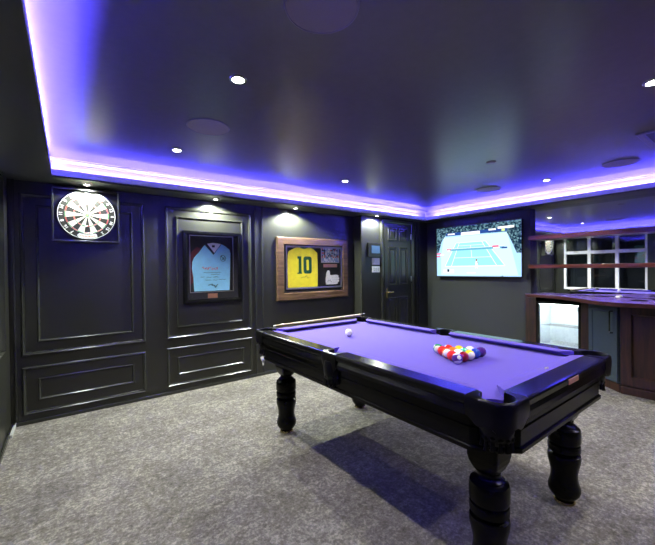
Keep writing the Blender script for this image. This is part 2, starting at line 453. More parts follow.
# corner and middle caps
def cap(outer, inner, wave, name='pocket_cap'):
    N_ = 28; o_ = resample(outer, N_); i_ = resample(inner, N_); bm = NB(); rings = []
    for k in range(N_):
        t = k / (N_ - 1); zb = .745 - wave * math.sin(PI * t) ** 2 + .012 * math.cos(6 * PI * t) * (wave > 0.02)
        ox, oy = o_[k]; ix, iy = i_[k]; dx, dy = ox - ix, oy - iy; l = math.hypot(dx, dy); dx /= l; dy /= l
        prof = [(ix, iy, .765), (ix, iy, ZR - .004), (ix + dx * .004, iy + dy * .004, ZR + .001), (ox - dx * .014, oy - dy * .014, ZR + .002), (ox - dx * .004, oy - dy * .004, ZR - .003), (ox + dx * .001, oy + dy * .001, ZR - .014), (ox + dx * .002, oy + dy * .002, ZR - .05), (ox - dx * .004, oy - dy * .004, zb), (ox - dx * .016, oy - dy * .016, zb), (ox - dx * .02, oy - dy * .02, .765)]
        rings.append([bm.verts.new(p) for p in prof])
    for a, b in zip(rings, rings[1:]):
        m_ = len(a)
        for i in range(m_): bm.faces.new((a[i], a[(i + 1) % m_], b[(i + 1) % m_], b[i]))
    bm.faces.new(rings[0]); bm.faces.new(rings[-1][::-1])
    return bm
r0 = .07
outer = [(0, CC)] + [(r0 - r0 * math.cos(t * PI / 2 / 10), r0 - r0 * math.sin(t * PI / 2 / 10)) for t in range(11)] + [(CC, 0)]
inner = [(W, CC)] + arc((ce, ce), .062, 85, 365, 24) + [(CC, W)]
def xf(bm, sx, sy, ox, oy):
    for v in bm.verts: v.co = (ox + v.co.x * sx, oy + v.co.y * sy, v.co.z)
    return bm
def pocket_net(px, py, hang=1):
    p = obj('pocket_net', lathe(NB(), [(.058, .785), (.062, .76), (.064, .72), (.058, .68), (.040, .655), (.0, .648)], (px, py, 0), 20), 'leather', tab, smooth=True)
    bm = NB(); rnd = random.Random(int((px + 9) * 997 + py * 77))
    for k in range(13):
        a = 2 * PI * k / 13; r = .050
        q = (px + r * math.cos(a), py + r * math.sin(a)); zz = .690 + rnd.uniform(-.012, .012)
        sphere(bm, (q[0], q[1], zz), .014, seg=8)
        tube(bm, [(q[0], q[1], zz), (q[0] * 1 + .004 * math.cos(a), q[1] + .004 * math.sin(a), zz - .045)], [.006, .010], 6)
    for k in range(7):
        a = 2 * PI * k / 7 + .3
        sphere(bm, (px + .026 * math.cos(a), py + .026 * math.sin(a), .640 + rnd.uniform(-.01, .01)), .013, seg=8)
    obj('fringe', bm, 'leather', p, smooth=True)
    return p
for sx in (-1, 1):
    for sy in (-1, 1):
        bm = xf(cap(outer, inner, .025), -sx, -sy, sx * hx, sy * hy)
        obj('pocket_cap', bm, 'leather', tab, smooth=True)
        pocket_net(sx * (hx - .085), sy * (hy - .085))
mo = [(.0, -MC), (-.003, -.04), (-.005, 0), (-.003, .04), (0, MC)]
mi_ = [(W, -MC)] + arc((.078, 0), .048, 290, 70, 20)[0:0] + [(.067 + .048 * math.cos(math.radians(a)), .048 * math.sin(math.radians(a))) for a in (-70, -90, -110, -130, -150, -170, 170, 150, 130, 110, 90, 70)] + [(W, MC)]
for sx in (-1, 1):
    bm = xf(cap(mo, mi_, .030), -sx, 1, sx * hx, 0)
    obj('pocket_cap', bm, 'leather', tab, smooth=True)
    pocket_net(sx * (hx - .045), 0)
# body with cut corners and mouldings
def octo(i, c): return [(-hx + i, -hy + c), (-hx + c, -hy + i), (hx - c, -hy + i), (hx - i, -hy + c), (hx - i, hy - c), (hx - c, hy - i), (-hx + c, hy - i), (-hx + i, hy - c)]
bm = NB(); prism(bm, octo(.030, .16), floorf(0), .612, .772)
obj('body', bm, 'leg_black', tab, bevel=.003)
bm = NB()
for (i, z0, z1) in ((.016, .738, .752), (.022, .612, .632), (.025, .700, .706)):
    prism(bm, octo(i, .155), floorf(0), z0, z1)
obj('apron_moulding', bm, 'leg_black', tab, bevel=.003)
# turned legs
LP = [(.044, .018), (.052, .026), (.060, .035), (.074, .055), (.079, .075), (.078, .09), (.070, .115), (.065, .145), (.066, .175), (.072, .205), (.079, .235), (.081, .258), (.078, .272), (.062, .279),
      (.058, .284), (.068, .288), (.079, .294), (.080, .318), (.077, .328), (.066, .332), (.066, .335), (.077, .339), (.081, .350), (.081, .400), (.077, .418), (.062, .424), (.058, .428), (.062, .434), (.050, .442), (.045, .452), (.046, .462)]
for sx in (-1, 1):
    for sy in (-1, 1):
        lx, ly = sx * .405, sy * .855
        leg = obj('leg', lathe(NB(), LP, (lx, ly, 0), 40), 'leg_black', tab, smooth=True)
        bm = NB(); secs = [(.036, .455), (.050, .475), (.062, .505), (.067, .53), (.067, .745)]; rings = []
        for h, z in secs: rings.append([bm.verts.new((lx + a * h, ly + b * h, z)) for a, b in ((-1, -1), (1, -1), (1, 1), (-1, 1))])
        for a, b in zip(rings, rings[1:]):
            for i in range(4): bm.faces.new((a[i], a[(i + 1) % 4], b[(i + 1) % 4], b[i]))
        bm.faces.new(rings[0]); bm.faces.new(rings[-1])
        obj('leg_block', bm, 'leg_black', leg, bevel=.012, seg=3)
        # brass levelling foot
        obj('foot', lathe(NB(), [(.050, 0), (.054, .006), (.050, .014), (.030, .018), (.028, .022)], (lx, ly, 0), 28), 'brass', leg, smooth=True)
# carved leaf boss on each pocket corner leg face
bm = B(.0, .115, -.0035, 0, -.012, .012)
pl = obj('maker_plate', bm, 'copper', tab, bevel=.002); pl.location = (-.062, -hy + .001, ZR - .0215)
# small pale mark on the cloth of the near end cushion
bm = NB(); q0 = (.02, -hy + .118, ZR - .0005)
tube(bm, [(q0[0] - .022, q0[1], q0[2]), (q0[0] + .022, q0[1] + .004, q0[2])], .0035, 6); tube(bm, [(q0[0], q0[1] - .007, q0[2]), (q0[0] + .004, q0[1] + .009, q0[2])], .004, 6)
obj('cloth_emblem', bm, 'silver', tab)

# hanging white chalk holder under the far-left pocket
bm = NB(); X_, Y_ = 1.262, 2.575
tube(bm, [(X_, Y_, .640), (X_, Y_, .622)], .003); sphere(bm, (X_, Y_, .602), .021, sz=1.15)
tube(bm, [(X_, Y_, .580), (X_, Y_, .545)], [.009, .006]);
o = obj('chalk_holder', bm, 'plastic_white', smooth=True)
tag(o, 'small white chalk holder hanging below the pocket nearest the blue shirt', 'chalk holder')

# cue on the end rail
bm = NB(); zc = ZR + .014
tube(bm, [(1.40, 2.648, ZR + .0085), (1.42, 2.648, ZR + .0087)], .0078, 12, 1)
tube(bm, [(1.42, 2.648, ZR + .0087), (1.9, 2.648, ZR + .011), (2.40, 2.648, ZR + .0145)], [.0080, .0115, .0145], 14, 0)
tube(bm, [(2.40, 2.648, ZR + .0145), (2.455, 2.648, ZR + .0147)], [.0146, .0148], 14, 2)
o = obj('cue', bm, ['cue_wood', 'plastic_white', 'plastic_black'], smooth=True)
tag(o, 'pale wooden cue lying along the far end rail of the table', 'cue')

# ------------------------------------------------------------------ balls
RB = .0286
BC = {'white': (.88, .86, .80), 'yellow': (.90, .68, .03), 'blue': (.02, .06, .45), 'red': (.80, .03, .02), 'purple': (.08, .02, .22), 'orange': (.90, .22, .02), 'green': (.01, .28, .10), 'maroon': (.28, .01, .02), 'black': (.008, .008, .008)}
for k, c in BC.items(): M['ball_' + k] = mat('ball_' + k, c, .08, spec=.6, coat=.5, var=.01)
def ball(name, num, color, stripe, x, y, rot, label, cat='ball', group='pool balls in the triangle'):
    bm = NB(); seg, n = 28, 20; rings = []
    for i in range(n + 1):
        a = PI * i / n
        rings.append([bm.verts.new((RB * math.sin(a) * math.cos(2 * PI * k / seg), RB * math.sin(a) * math.sin(2 * PI * k / seg), -RB * math.cos(a))) for k in range(seg)])
    for i in range(n):
        zc_ = abs(-math.cos(PI * (i + .5) / n))
        for k in range(seg):
            j = (k + 1) % seg
            bm.faces.new((rings[i][k], rings[i][j], rings[i + 1][j], rings[i + 1][k])).material_index = 1 if (stripe and zc_ > .55) else 0
    bmesh.ops.remove_doubles(bm, verts=bm.verts, dist=1e-6)
    o = obj(name, bm, ['ball_' + color, 'ball_white'], smooth=True)
    if num:
        bm = NB()
        for sg in (1,):
            f = lambda u, v, n_, sg=sg: (sg * (math.sqrt(max(0, RB * RB - u * u - v * v)) + n_), u * sg, v)
            # white disc
            c0 = bm.verts.new(f(0, 0, .0002)); prev = None; rr = [.006, .0115]
            ra = [[bm.verts.new(f(r * math.cos(2 * PI * k / 20), r * math.sin(2 * PI * k / 20), .0002)) for k in range(20)] for r in rr]
            for k in range(20):
                j = (k + 1) % 20
                bm.faces.new((c0, ra[0][k], ra[0][j])); bm.faces.new((ra[0][k], ra[1][k], ra[1][j], ra[0][j]))
            text_bm(bm, str(num), .014, lambda u, v, n_, f=f: f(u, v, n_ * .3 + .0003), .0003, 1)
        nb = obj('number', bm, ['ball_white', 'black_ink'], o, recalc=False)
        nb['label'] = 'white circle with number %d' % num
    o.location = (x, y, ZB + RB + .0004); o.rotation_euler = rot
    return tag(o, label, cat, group)
cue = ball('cue_ball', 0, 'white', False, 1.735, 2.05, (0, 0, 0), 'plain white cue ball alone at the far end of the purple table', group=None)
sB = .0600; BX, BY = 1.806, 1.292
rack = [(0, 0, 14, 'green', True, 'white ball with a green stripe at the tip of the rack towards the cue ball'),
        (1, 0, 0, 'red', False, 'bright red ball touching the green-striped tip ball'),
        (1, 1, 11, 'red', True, 'white ball with a red stripe behind the tip ball'),
        (2, 0, 13, 'orange', True, 'mostly white ball with orange stripe on the near flank of the rack'),
        (2, 1, 5, 'orange', False, 'solid orange ball inside the rack near its tip'),
        (2, 2, 1, 'yellow', False, 'solid yellow ball on the far flank of the rack'),
        (3, 0, 3, 'red', False, 'plain red ball beside the purple-striped corner ball'),
        (3, 1, 10, 'blue', True, 'white ball with a blue stripe in the middle of the rack'),
        (3, 2, 6, 'green', False, 'solid green ball inside the rack'),
        (3, 3, 15, 'maroon', True, 'white ball with maroon stripe on the far flank beside the dark purple ball'),
        (4, 0, 12, 'purple', True, 'purple-striped ball with white base at the corner nearest the camera'),
        (4, 1, 7, 'maroon', False, 'dark maroon ball next to the purple-striped corner ball'),
        (4, 2, 9, 'yellow', True, 'white ball with a yellow stripe in the middle of the back row'),
        (4, 3, 2, 'blue', False, 'solid blue ball in the back row beside the dark purple one'),
        (4, 4, 4, 'purple', False, 'solid dark purple ball at the right corner of the rack')]
def pole(v, spin=0):
    qn = Vector(v).to_track_quat('Z', 'X'); return (qn @ Matrix.Rotation(spin, 3, 'Z').to_quaternion()).to_euler()
rots = {(0, 0): pole((-.75, -.6, -.05), 1.0), (2, 0): pole((-.75, -.6, .2), 2.0), (1, 1): pole((-.2, .9, .35), .5), (3, 1): pole((-.3, -.2, 1), 3.0), (3, 3): pole((-.1, -.1, 1), 1.4), (4, 2): pole((-.6, -.9, -.1), 1.5)}
for r, c, num, col, st, lab in rack:
    rot = rots.get((r, c), (random.uniform(-.3, .3), random.uniform(-.3, .3), random.uniform(0, 6)))
    if (r, c) == (4, 0): rot = (0, -.45, math.radians(237))
    ball('pool_ball', num, col, st, BX + (c - r / 2) * sB, BY - r * .866 * sB, rot, lab)

# ------------------------------------------------------------------ dartboard
db = thing('dartboard', 'round cream and black dartboard in a square black cabinet on the dark wall', 'dartboard', (.145, YF, 1.60))
def at(o, p=None):
    q = o.parent; off = Vector((0, 0, 0))
    while q: off += Vector(q.location); q = q.parent
    o.location = Vector(o.location) - off; return o
DX, DZ = .148, 1.850
P0 = (.145, YF, 1.60)
f = wallY(YF)
at(obj('cabinet_back', B(-.108, .400, YF - .02, YF, 1.602, 2.078), 'satin_black', db), P0)
bm = frame(NB(), -.113, .405, 1.597, 2.083, [(0, 0), (0, .085), (.002, .087), (.012, .087), (.014, .085), (.014, .02)], f)
at(obj('cabinet_frame', bm, 'mould', db), P0)
db_face = wallY(YF - .058)
bm = lathe(NB(), [(.2265, 0), (.2265, .034), (.224, .038), (0, .038)], fn=lambda x, y, z: (DX + x, YF - .02 - z, DZ + y), seg=80)
brd = at(obj('board', bm, 'db_black', db, smooth=True), P0)
rad = [.0, .00635, .016, .099, .107, .162, .170]
bm = NB()
def ringseg(r0_, r1_, a0, a1, mi, k=3):
    for i in range(k):
        b0 = a0 + (a1 - a0) * i / k; b1 = a0 + (a1 - a0) * (i + 1) / k
        q = [db_face(DX + r_ * math.sin(a_), DZ + r_ * math.cos(a_), .0006) for r_, a_ in ((r0_, b0), (r1_, b0), (r1_, b1), (r0_, b1))]
        if r0_ < 1e-6: q = q[1:]
        bm.faces.new([bm.verts.new(p) for p in q]).material_index = mi
for s_ in range(20):
    a0 = (s_ - .5) * PI / 10; a1 = (s_ + .5) * PI / 10; dk = s_ % 2 == 0
    ringseg(0, .00635, a0, a1, 2); ringseg(.00635, .016, a0, a1, 3)
    ringseg(.016, .099, a0, a1, 1 if dk else 0); ringseg(.107, .162, a0, a1, 1 if dk else 0)
    ringseg(.099, .107, a0, a1, 2 if dk else 3); ringseg(.162, .170, a0, a1, 2 if dk else 3)
at(obj('playing_face', bm, ['db_cream', 'db_black', 'db_red', 'db_green'], brd, recalc=False), P0)
bm = NB()
for r_ in (.00635, .016, .099, .107, .162, .170):
    k = 60; pts = [db_face(DX + r_ * math.sin(2 * PI * i / k), DZ + r_ * math.cos(2 * PI * i / k), .0012) for i in range(k + 1)]
    tube(bm, pts, .0008, 4, caps=False)
for s_ in range(20):
    a = (s_ + .5) * PI / 10
    tube(bm, [db_face(DX + r_ * math.sin(a), DZ + r_ * math.cos(a), .0012) for r_ in (.016, .170)], .0008, 4)
at(obj('wire_spider', bm, 'silver', brd), P0)
bm = NB(); k = 80
tube(bm, [db_face(DX + .221 * math.sin(2 * PI * i / k), DZ + .221 * math.cos(2 * PI * i / k), .004) for i in range(k + 1)], .0020, 6, caps=False)
for i, nm in enumerate((20, 1, 18, 4, 13, 6, 10, 15, 2, 17, 3, 19, 7, 16, 8, 11, 14, 9, 12, 5)):
    a = i * PI / 10; R_ = .197
    if nm == 3: continue
    ca, sa = math.cos(-a), math.sin(-a)
    text_bm(bm, str(nm), .036, lambda u, v, n_, a=a, ca=ca, sa=sa: db_face(DX + R_ * math.sin(a) + u * ca - v * sa, DZ + R_ * math.cos(a) + u * sa + v * ca, n_ + .001), .001, 0, bold=.0006)
at(obj('number_ring', bm, 'plastic_white', brd), P0)
bm = NB()
pts = [(DX + r_ * math.sin(math.radians(a)), DZ + r_ * math.cos(math.radians(a))) for r_, aa in ((.215, range(200, 159, -4)), (.180, range(160, 201, 4))) for a in aa]
prism(bm, pts, db_face, .0005, .0025)
at(obj('maker_banner', bm, 'plastic_white', brd), P0)
bm = NB()
for i, (u, w_) in enumerate(((-.052, .008), (-.040, .006), (-.030, .009), (-.017, .006), (-.007, .009), (.006, .006), (.016, .009), (.029, .006), (.039, .008), (.051, .006))):
    zc_ = DZ - math.sqrt(.197 ** 2 - u * u); hgt = .009 if i % 3 else .013
    prism(bm, [(DX + u - w_ / 2, zc_ - hgt / 2), (DX + u + w_ / 2, zc_ - hgt / 2 + .002), (DX + u + w_ / 3, zc_ + hgt / 2), (DX + u - w_ / 3, zc_ + hgt / 3)], db_face, .0026, .0034)
at(obj('maker_lettering', bm, 'orange_ink', brd), P0)

# ------------------------------------------------------------------ framed sky-blue shirt
FY = YF
t1 = thing('framed_shirt', 'signed sky-blue football shirt with navy collar in a black frame on wall', 'framed shirt', (1.33, YF, .95))
P1 = (1.33, YF, .95); f = wallY(YF)
def A1(o): return at(o, P1)
u0, u1, v0, v1 = 1.0, 1.665, .955, 1.765
A1(obj('picture_frame', frame(NB(), u0, u1, v0, v1, [(0, 0), (0, .030), (.006, .036), (.030, .036), (.040, .032), (.046, .030), (.048, .010)], f), 'leg_black', t1))
A1(obj('backing', B(u0 + .01, u1 - .01, YF - .010, YF - .002, v0 + .01, v1 - .01), 'mount_navy', t1))
# inner window of the mount
iu0, iu1, iv0, iv1 = 1.075, 1.560, 1.085, 1.712
def mount(u0, u1, v0, v1, iu0, iu1, iv0, iv1, n0, n1, fn):
    bm = NB()
    for a in ((u0, u1, v0, iv0), (u0, u1, iv1, v1), (u0, iu0, iv0, iv1), (iu1, u1, iv0, iv1)):
        prism(bm, [(a[0], a[2]), (a[1], a[2]), (a[1], a[3]), (a[0], a[3])], fn, n0, n1)
    return bm
A1(obj('mount', mount(u0 + .045, u1 - .045, v0 + .045, v1 - .045, iu0, iu1, iv0, iv1, .024, .027, f), 'mount_navy', t1))
A1(obj('bead', frame(NB(), iu0 - .008, iu1 + .008, iv0 - .008, iv1 + .008, [(0, .027), (.001, .030), (.007, .030), (.008, .027), (.008, .012)], f), 'silver', t1))
f0 = f
def gz(z): return z if z < 1.3 else (1.3 + (z - 1.3) * .736 if z < 1.592 else 1.515 + (z - 1.592) * 1.17)
f = lambda u, v, n_: f0(u, gz(v), n_)
shirt = [(1.115, 1.090), (1.108, 1.25), (1.094, 1.36), (1.098, 1.46), (1.118, 1.53), (1.17, 1.60), (1.215, 1.655), (1.245, 1.685), (1.30, 1.630), (1.335, 1.592), (1.37, 1.630), (1.425, 1.690), (1.475, 1.67), (1.525, 1.635), (1.535, 1.60), (1.53, 1.40), (1.527, 1.25), (1.520, 1.090)]
def soft(bm): return bm
sh = A1(obj('shirt', prism(NB(), shirt, f, .011, .019), 'sky_cloth', t1, bevel=.004, smooth=False))
# sheet coloured as a dark maroon reflection on the left and dark lining at the neck
A1(obj('maroon_reflection', prism(NB(), [(1.078, 1.16), (1.115, 1.20), (1.108, 1.36), (1.10, 1.50), (1.20, 1.64), (1.15, 1.655), (1.085, 1.60)], f, .0105, .0125), 'maroon', t1))
A1(obj('neck_lining', prism(NB(), [(1.245, 1.685), (1.30, 1.63), (1.335, 1.592), (1.37, 1.63), (1.425, 1.69), (1.335, 1.70)], f, .0105, .014), 'plastic_white', sh))
bm = NB()
for a, b in (((1.240, 1.692), (1.335, 1.590)), ((1.335, 1.590), (1.430, 1.697))):
    d = .013
    prism(bm, [(a[0] - d * .6, a[1] - d), (b[0] - d * .6 * (b[0] > 1.34) , b[1] - d * 1.3), (b[0] + d * .5, b[1] + d * .8), (a[0] + d, a[1] + d * .5)], f, .0185, .0215)
A1(obj('collar', bm, 'navy_cloth', sh))
A1(obj('neck_tag', prism(NB(), [(1.320, 1.655), (1.350, 1.655), (1.352, 1.675), (1.318, 1.675)], f, .0145, .016), 'black_ink', sh))
# round crest with crossed marks
f = f0; bm = NB(); c0 = (1.445, 1.462)
pts = [f(c0[0] + .030 * math.sin(2 * PI * i / 24), c0[1] + .034 * math.cos(2 * PI * i / 24), .0200) for i in range(25)]; tube(bm, pts, .0026, 6, caps=False)
for q in (((-.018, .022), (.016, -.020)), ((.018, .022), (-.016, -.020)), ((-.036, .020), (-.012, .036)), ((-.01, .004), (.02, .004)), ((-.01, -.010), (.018, -.008))):
    tube(bm, [f(c0[0] + q[0][0], c0[1] + q[0][1], .0205), f(c0[0] + q[1][0], c0[1] + q[1][1], .0205)], .0025, 6)
A1(obj('crest', bm, 'navy_cloth', sh))
rnd = random.Random(5)
def scribble(bm, u, v, w_, h_, n_, f, off, r=.0013):
    pts = []
    for i in range(n_):
        pts.append((u + w_ * i / (n_ - 1) + rnd.uniform(-.4, .4) * w_ / n_, v + rnd.uniform(-h_, h_)))
    pts = catmull(pts, 3)
    tube(bm, [f(a, b, off) for a, b in pts], r, 4)
bm = NB()
for m_ in range(7): scribble(bm, 1.205 + m_ * .0255, 1.348, .022, .016, 5, f, .0205, .0034)
A1(obj('red_lettering', bm, 'red_ink', sh))['label'] = 'blurred red sponsor lettering'
bm = NB()
for (u, v, w_, h_, k) in ((1.185, 1.293, .045, .005, 7), (1.255, 1.290, .05, .005, 7), (1.33, 1.294, .055, .006, 8), (1.235, 1.258, .07, .005, 9), (1.325, 1.258, .05, .005, 7), (1.39, 1.262, .085, .005, 10), (1.270, 1.190, .110, .030, 15), (1.22, 1.345, .19, .003, 20), (1.30, 1.325, .10, .002, 12)):
    scribble(bm, u, v - .045, w_, h_, k, f, .0205, .0028 if h_ > .01 else .0019)
A1(obj('signature', bm, 'black_ink', sh))
A1(obj('plaque', prism(NB(), [(1.262, 1.010), (1.372, 1.010), (1.372, 1.062), (1.262, 1.062)], f, .027, .030), 'copper', t1))
A1(obj('glazing', prism(NB(), [(u0 + .046, v0 + .046), (u1 - .046, v0 + .046), (u1 - .046, v1 - .046), (u0 + .046, v1 - .046)], f, .0305, .0320), 'glass_pic', t1))

# ------------------------------------------------------------------ framed yellow shirt
t2 = thing('framed_shirt', 'yellow football shirt numbered 10 with white glove in a wide wooden frame', 'framed shirt', (2.74, YF, .92))
P2 = (2.74, YF, .92)
def A2(o): return at(o, P2)
u0, u1, v0, v1 = 2.150, 3.335, .918, 1.752
A2(obj('picture_frame', frame(NB(), u0, u1, v0, v1, [(0, 0), (0, .028), (.008, .036), (.090, .036), (.098, .032), (.102, .024), (.106, .008)], f), 'wood_frame', t2))
A2(obj('backing', B(u0 + .01, u1 - .01, YF - .010, YF - .002, v0 + .01, v1 - .01), 'mount_navy', t2))
f = lambda u, v, n_: (2.292 + (u - 2.292) * 1.02, YF - n_, v + .022)
iu0, iu1, iv0, iv1 = 2.292, 3.195, 1.050, 1.610
A2(obj('bead', frame(NB(), iu0 - .012, iu1 + .012, iv0 - .012, iv1 + .012, [(0, .010), (0, .026), (.010, .026), (.012, .024), (.022, .022), (.024, .012)], f), 'silver', t2))
bm = NB(); prism(bm, [(2.805, iv0), (2.822, iv0), (2.822, iv1), (2.805, iv1)], f, .011, .022)
prism(bm, [(2.822, 1.300), (iu1, 1.300), (iu1, 1.310), (2.822, 1.310)], f, .011, .020)
A2(obj('divider', bm, 'satin_black', t2))
ys = [(2.310, 1.060), (2.308, 1.30), (2.312, 1.50), (2.325, 1.545), (2.42, 1.590), (2.485, 1.612), (2.52, 1.590), (2.56, 1.582), (2.60, 1.590), (2.640, 1.612), (2.72, 1.580), (2.780, 1.530), (2.786, 1.30), (2.780, 1.060)]
ysh = A2(obj('shirt', prism(NB(), ys, f, .011, .020), 'yellow_cloth', t2, bevel=.004))
A2(obj('collar', prism(NB(), [(2.485, 1.612), (2.52, 1.590), (2.56, 1.582), (2.60, 1.590), (2.640, 1.612), (2.61, 1.618), (2.50, 1.618)], f, .0115, .023), 'green_print', ysh))
bm = NB()   # block figures 1 and 0
prism(bm, [(2.455, 1.245), (2.525, 1.245), (2.525, 1.262), (2.518, 1.262), (2.518, 1.480), (2.458, 1.480), (2.458, 1.448), (2.475, 1.448), (2.475, 1.262), (2.455, 1.262)], f, .0205, .0225)
def rrect(u0, u1, v0, v1, r):
    o_ = []
    for (cx_, cy_, a) in ((u1 - r, v1 - r, 0), (u0 + r, v1 - r, 90), (u0 + r, v0 + r, 180), (u1 - r, v0 + r, 270)):
        for k in range(4): t = math.radians(a + 30 * k); o_.append((cx_ + r * math.cos(t), cy_ + r * math.sin(t)))
    return o_
oa, ob = rrect(2.552, 2.682, 1.245, 1.480, .035), rrect(2.596, 2.638, 1.290, 1.436, .015)
va = [[bm.verts.new(f(u, v, n_)) for u, v in P_] for P_, n_ in ((oa, .0205), (oa, .0225), (ob, .0225), (ob, .0205))]
for a, b in zip(va, va[1:] + va[:1]):
    for i in range(16): bm.faces.new((a[i], a[(i + 1) % 16], b[(i + 1) % 16], b[i]))
A2(obj('number', bm, 'green_print', ysh))['label'] = 'dark green number 10'
bm = NB(); scribble(bm, 2.51, 1.200, .13, .024, 14, f, .0215, .0018)
A2(obj('signature', bm, 'black_ink', ysh))
# photograph collage
bm = NB(); gx, gz = 14, 10; pu0, pu1, pv0, pv1 = 2.855, 3.155, 1.405, 1.600
for i in range(gx):
    for j in range(gz):
        a0 = pu0 + (pu1 - pu0) * i / gx; a1 = pu0 + (pu1 - pu0) * (i + 1) / gx; b0 = pv0 + (pv1 - pv0) * j / gz; b1 = pv0 + (pv1 - pv0) * (j + 1) / gz
        mi = rnd.choice([0, 0, 1, 1, 2, 3, 4]) if j > 0 else 0
        if j < 3: mi = rnd.choice([0, 1, 1, 4])
        bm.faces.new([bm.verts.new(f(u, v, .0145)) for u, v in ((a0, b0), (a1, b0), (a1, b1), (a0, b1))]).material_index = mi
for k, (nm, c) in enumerate((('p1', (.42, .45, .50)), ('p2', (.20, .28, .45)), ('p3', (.5, .08, .08)), ('p4', (.03, .035, .05)), ('p5', (.7, .7, .7)))): M['photo' + str(k)] = mat('photo_tone_' + nm, c, .4)
A2(obj('photograph', bm, ['photo%d' % k for k in range(5)], t2, recalc=False))
A2(obj('photograph_border', frame(NB(), pu0 - .01, pu1 + .01, pv0 - .01, pv1 + .01, [(0, .010), (.001, .0165), (.010, .0165), (.011, .0140)], f), 'silver', t2))
A2(obj('plaque', prism(NB(), [(2.885, 1.330), (3.125, 1.330), (3.125, 1.378), (2.885, 1.378)], f, .011, .015), 'copper', t2))
# white glove with thumb up
gl = [(2.925, 1.085), (2.915, 1.155), (2.925, 1.205), (2.930, 1.245), (2.950, 1.280), (2.975, 1.285), (2.990, 1.262), (2.990, 1.225), (3.02, 1.218), (3.10, 1.222), (3.135, 1.215), (3.145, 1.200), (3.138, 1.187), (3.155, 1.180), (3.158, 1.162), (3.145, 1.152), (3.155, 1.142), (3.150, 1.120), (3.130, 1.114), (3.130, 1.100), (3.11, 1.086), (3.03, 1.083)]
gl = catmull(gl + [gl[0]], 3)[:-1]
glv = A2(obj('glove', prism(NB(), gl, f, .011, .026), 'glove', t2, bevel=.005, smooth=True))
bm = NB()
for (a, b) in (((3.03, 1.188), (3.138, 1.187)), ((3.03, 1.152), (3.145, 1.152)), ((3.03, 1.115), (3.13, 1.114))): tube(bm, [f(*a, .0262), f(*b, .0262)], .0012, 5)
A2(obj('finger_seam', bm, 'photo0', glv))
bm = NB(); scribble(bm, 2.945, 1.135, .07, .02, 8, f, .027, .0018); A2(obj('signature', bm, 'black_ink', glv))
A2(obj('glazing', prism(NB(), [(u0 + .095, v0 + .095), (u1 - .095, v0 + .095), (u1 - .095, v1 - .095), (u0 + .095, v1 - .095)], wallY(YF), .0285, .0300), 'glass_pic', t2))

# ------------------------------------------------------------------ wall controls by the door
f = wallY(YD)
t = thing('control_panel', 'black wall control panel with small blue screen left of the door', 'control panel', (3.73, YD, 1.61)); PP = (3.73, YD, 1.61)
at(obj('housing', B(3.600, 3.862, YD - .028, YD, 1.500, 1.716), 'plastic_black', t, bevel=.006), PP)
M['screen_blue'] = mat('blue_screen', (.03, .06, .12), .15, emit=(.08, .20, .45), es=.35)
at(obj('screen', prism(NB(), [(3.665, 1.560), (3.838, 1.560), (3.838, 1.675), (3.665, 1.675)], f, .028, .030), 'screen_blue', t), PP)
for k, (za, zb, lab) in enumerate(((1.385, 1.490, 'white double light switch directly under the black control panel'), (1.268, 1.365, 'white light switch plate, the lower of the two by the door'))):
    c = (3.772, YD, (za + zb) / 2); s = thing('light_switch', lab, 'light switch', c)
    at(obj('plate', B(3.690, 3.855, YD - .010, YD, za, zb), 'plastic_white', s, bevel=.003), c)
    for j in range(2 if k == 0 else 3):
        w_ = .135 / (2 if k == 0 else 3); a = 3.705 + j * w_
        at(obj('rocker', B(a + .008, a + w_ - .008, YD - .0155, YD - .009, za + .022, zb - .022), 'plastic_white' if k == 0 else 'silver', s, bevel=.002), c)

# ------------------------------------------------------------------ television
TX = 4.955; TY0, TY1, TZ0, TZ1 = 2.188, 3.562, 1.182, 1.988
tv = thing('television', 'large flat television showing a tennis match on the dark wall', 'television', (XR, 2.875, 1.58)); PT = (XR, 2.875, 1.58)
def AT(o): return at(o, PT)
AT(obj('casing', B(TX, TX + .035, TY0, TY1, TZ0, TZ1), 'plastic_black', tv, bevel=.004))
AT(obj('wall_bracket', B(TX + .035, XR - .001, 2.65, 3.1, 1.4, 1.75), 'satin_black', tv))
fx = wallX(TX)
def tvp(u, v): return (-TY1 + .010 + (TY1 - TY0 - .020) * u, TZ1 - .010 - (TZ1 - TZ0 - .022) * v)
cols_ = {'surround': (.42, .70, 1.0), 'court': (.32, .76, .86), 'apron': (.60, .86, 1.0), 'line': (.92, 1, 1), 'navy': (.02, .07, .30), 'white': (1, 1, 1), 'red': (.85, .10, .22), 'dark': (.02, .05, .09), 'net': (.14, .42, .58), 'skin': (.30, .14, .10), 'lime': (.7, .9, .3)}
TVM = []; TVI = {}
for i, (k, c) in enumerate(cols_.items()): TVM.append(emit_mat('screen_' + k, c, 1.4)); TVI[k] = i
TVM.append(crowd_mat('screen_crowd', (.008, .03, .07), (.22, .42, .50), 1.0, 48)); TVI['crowd'] = len(TVM) - 1
bm = NB(); lvl = [0]
def q(col, *uv):
    lvl[0] += 1
    bm.faces.new([bm.verts.new(fx(*tvp(*p), .0006 + lvl[0] * .00004)) for p in uv]).material_index = TVI[col]
def r_(col, a, b, c, d): q(col, (a, b), (c, b), (c, d), (a, d))
def ln(col, a, b, w_=.004):
    dx, dy = b[0] - a[0], (b[1] - a[1]); l = math.hypot(dx, dy); nx, ny = -dy / l * w_, dx / l * w_ * 1.6
    q(col, (a[0] - nx, a[1] - ny), (b[0] - nx, b[1] - ny), (b[0] + nx, b[1] + ny), (a[0] + nx, a[1] + ny))
r_('surround', 0, 0, 1, 1)
q('apron', (.10, .20), (.86, .20), (.97, .98), (.02, .98))
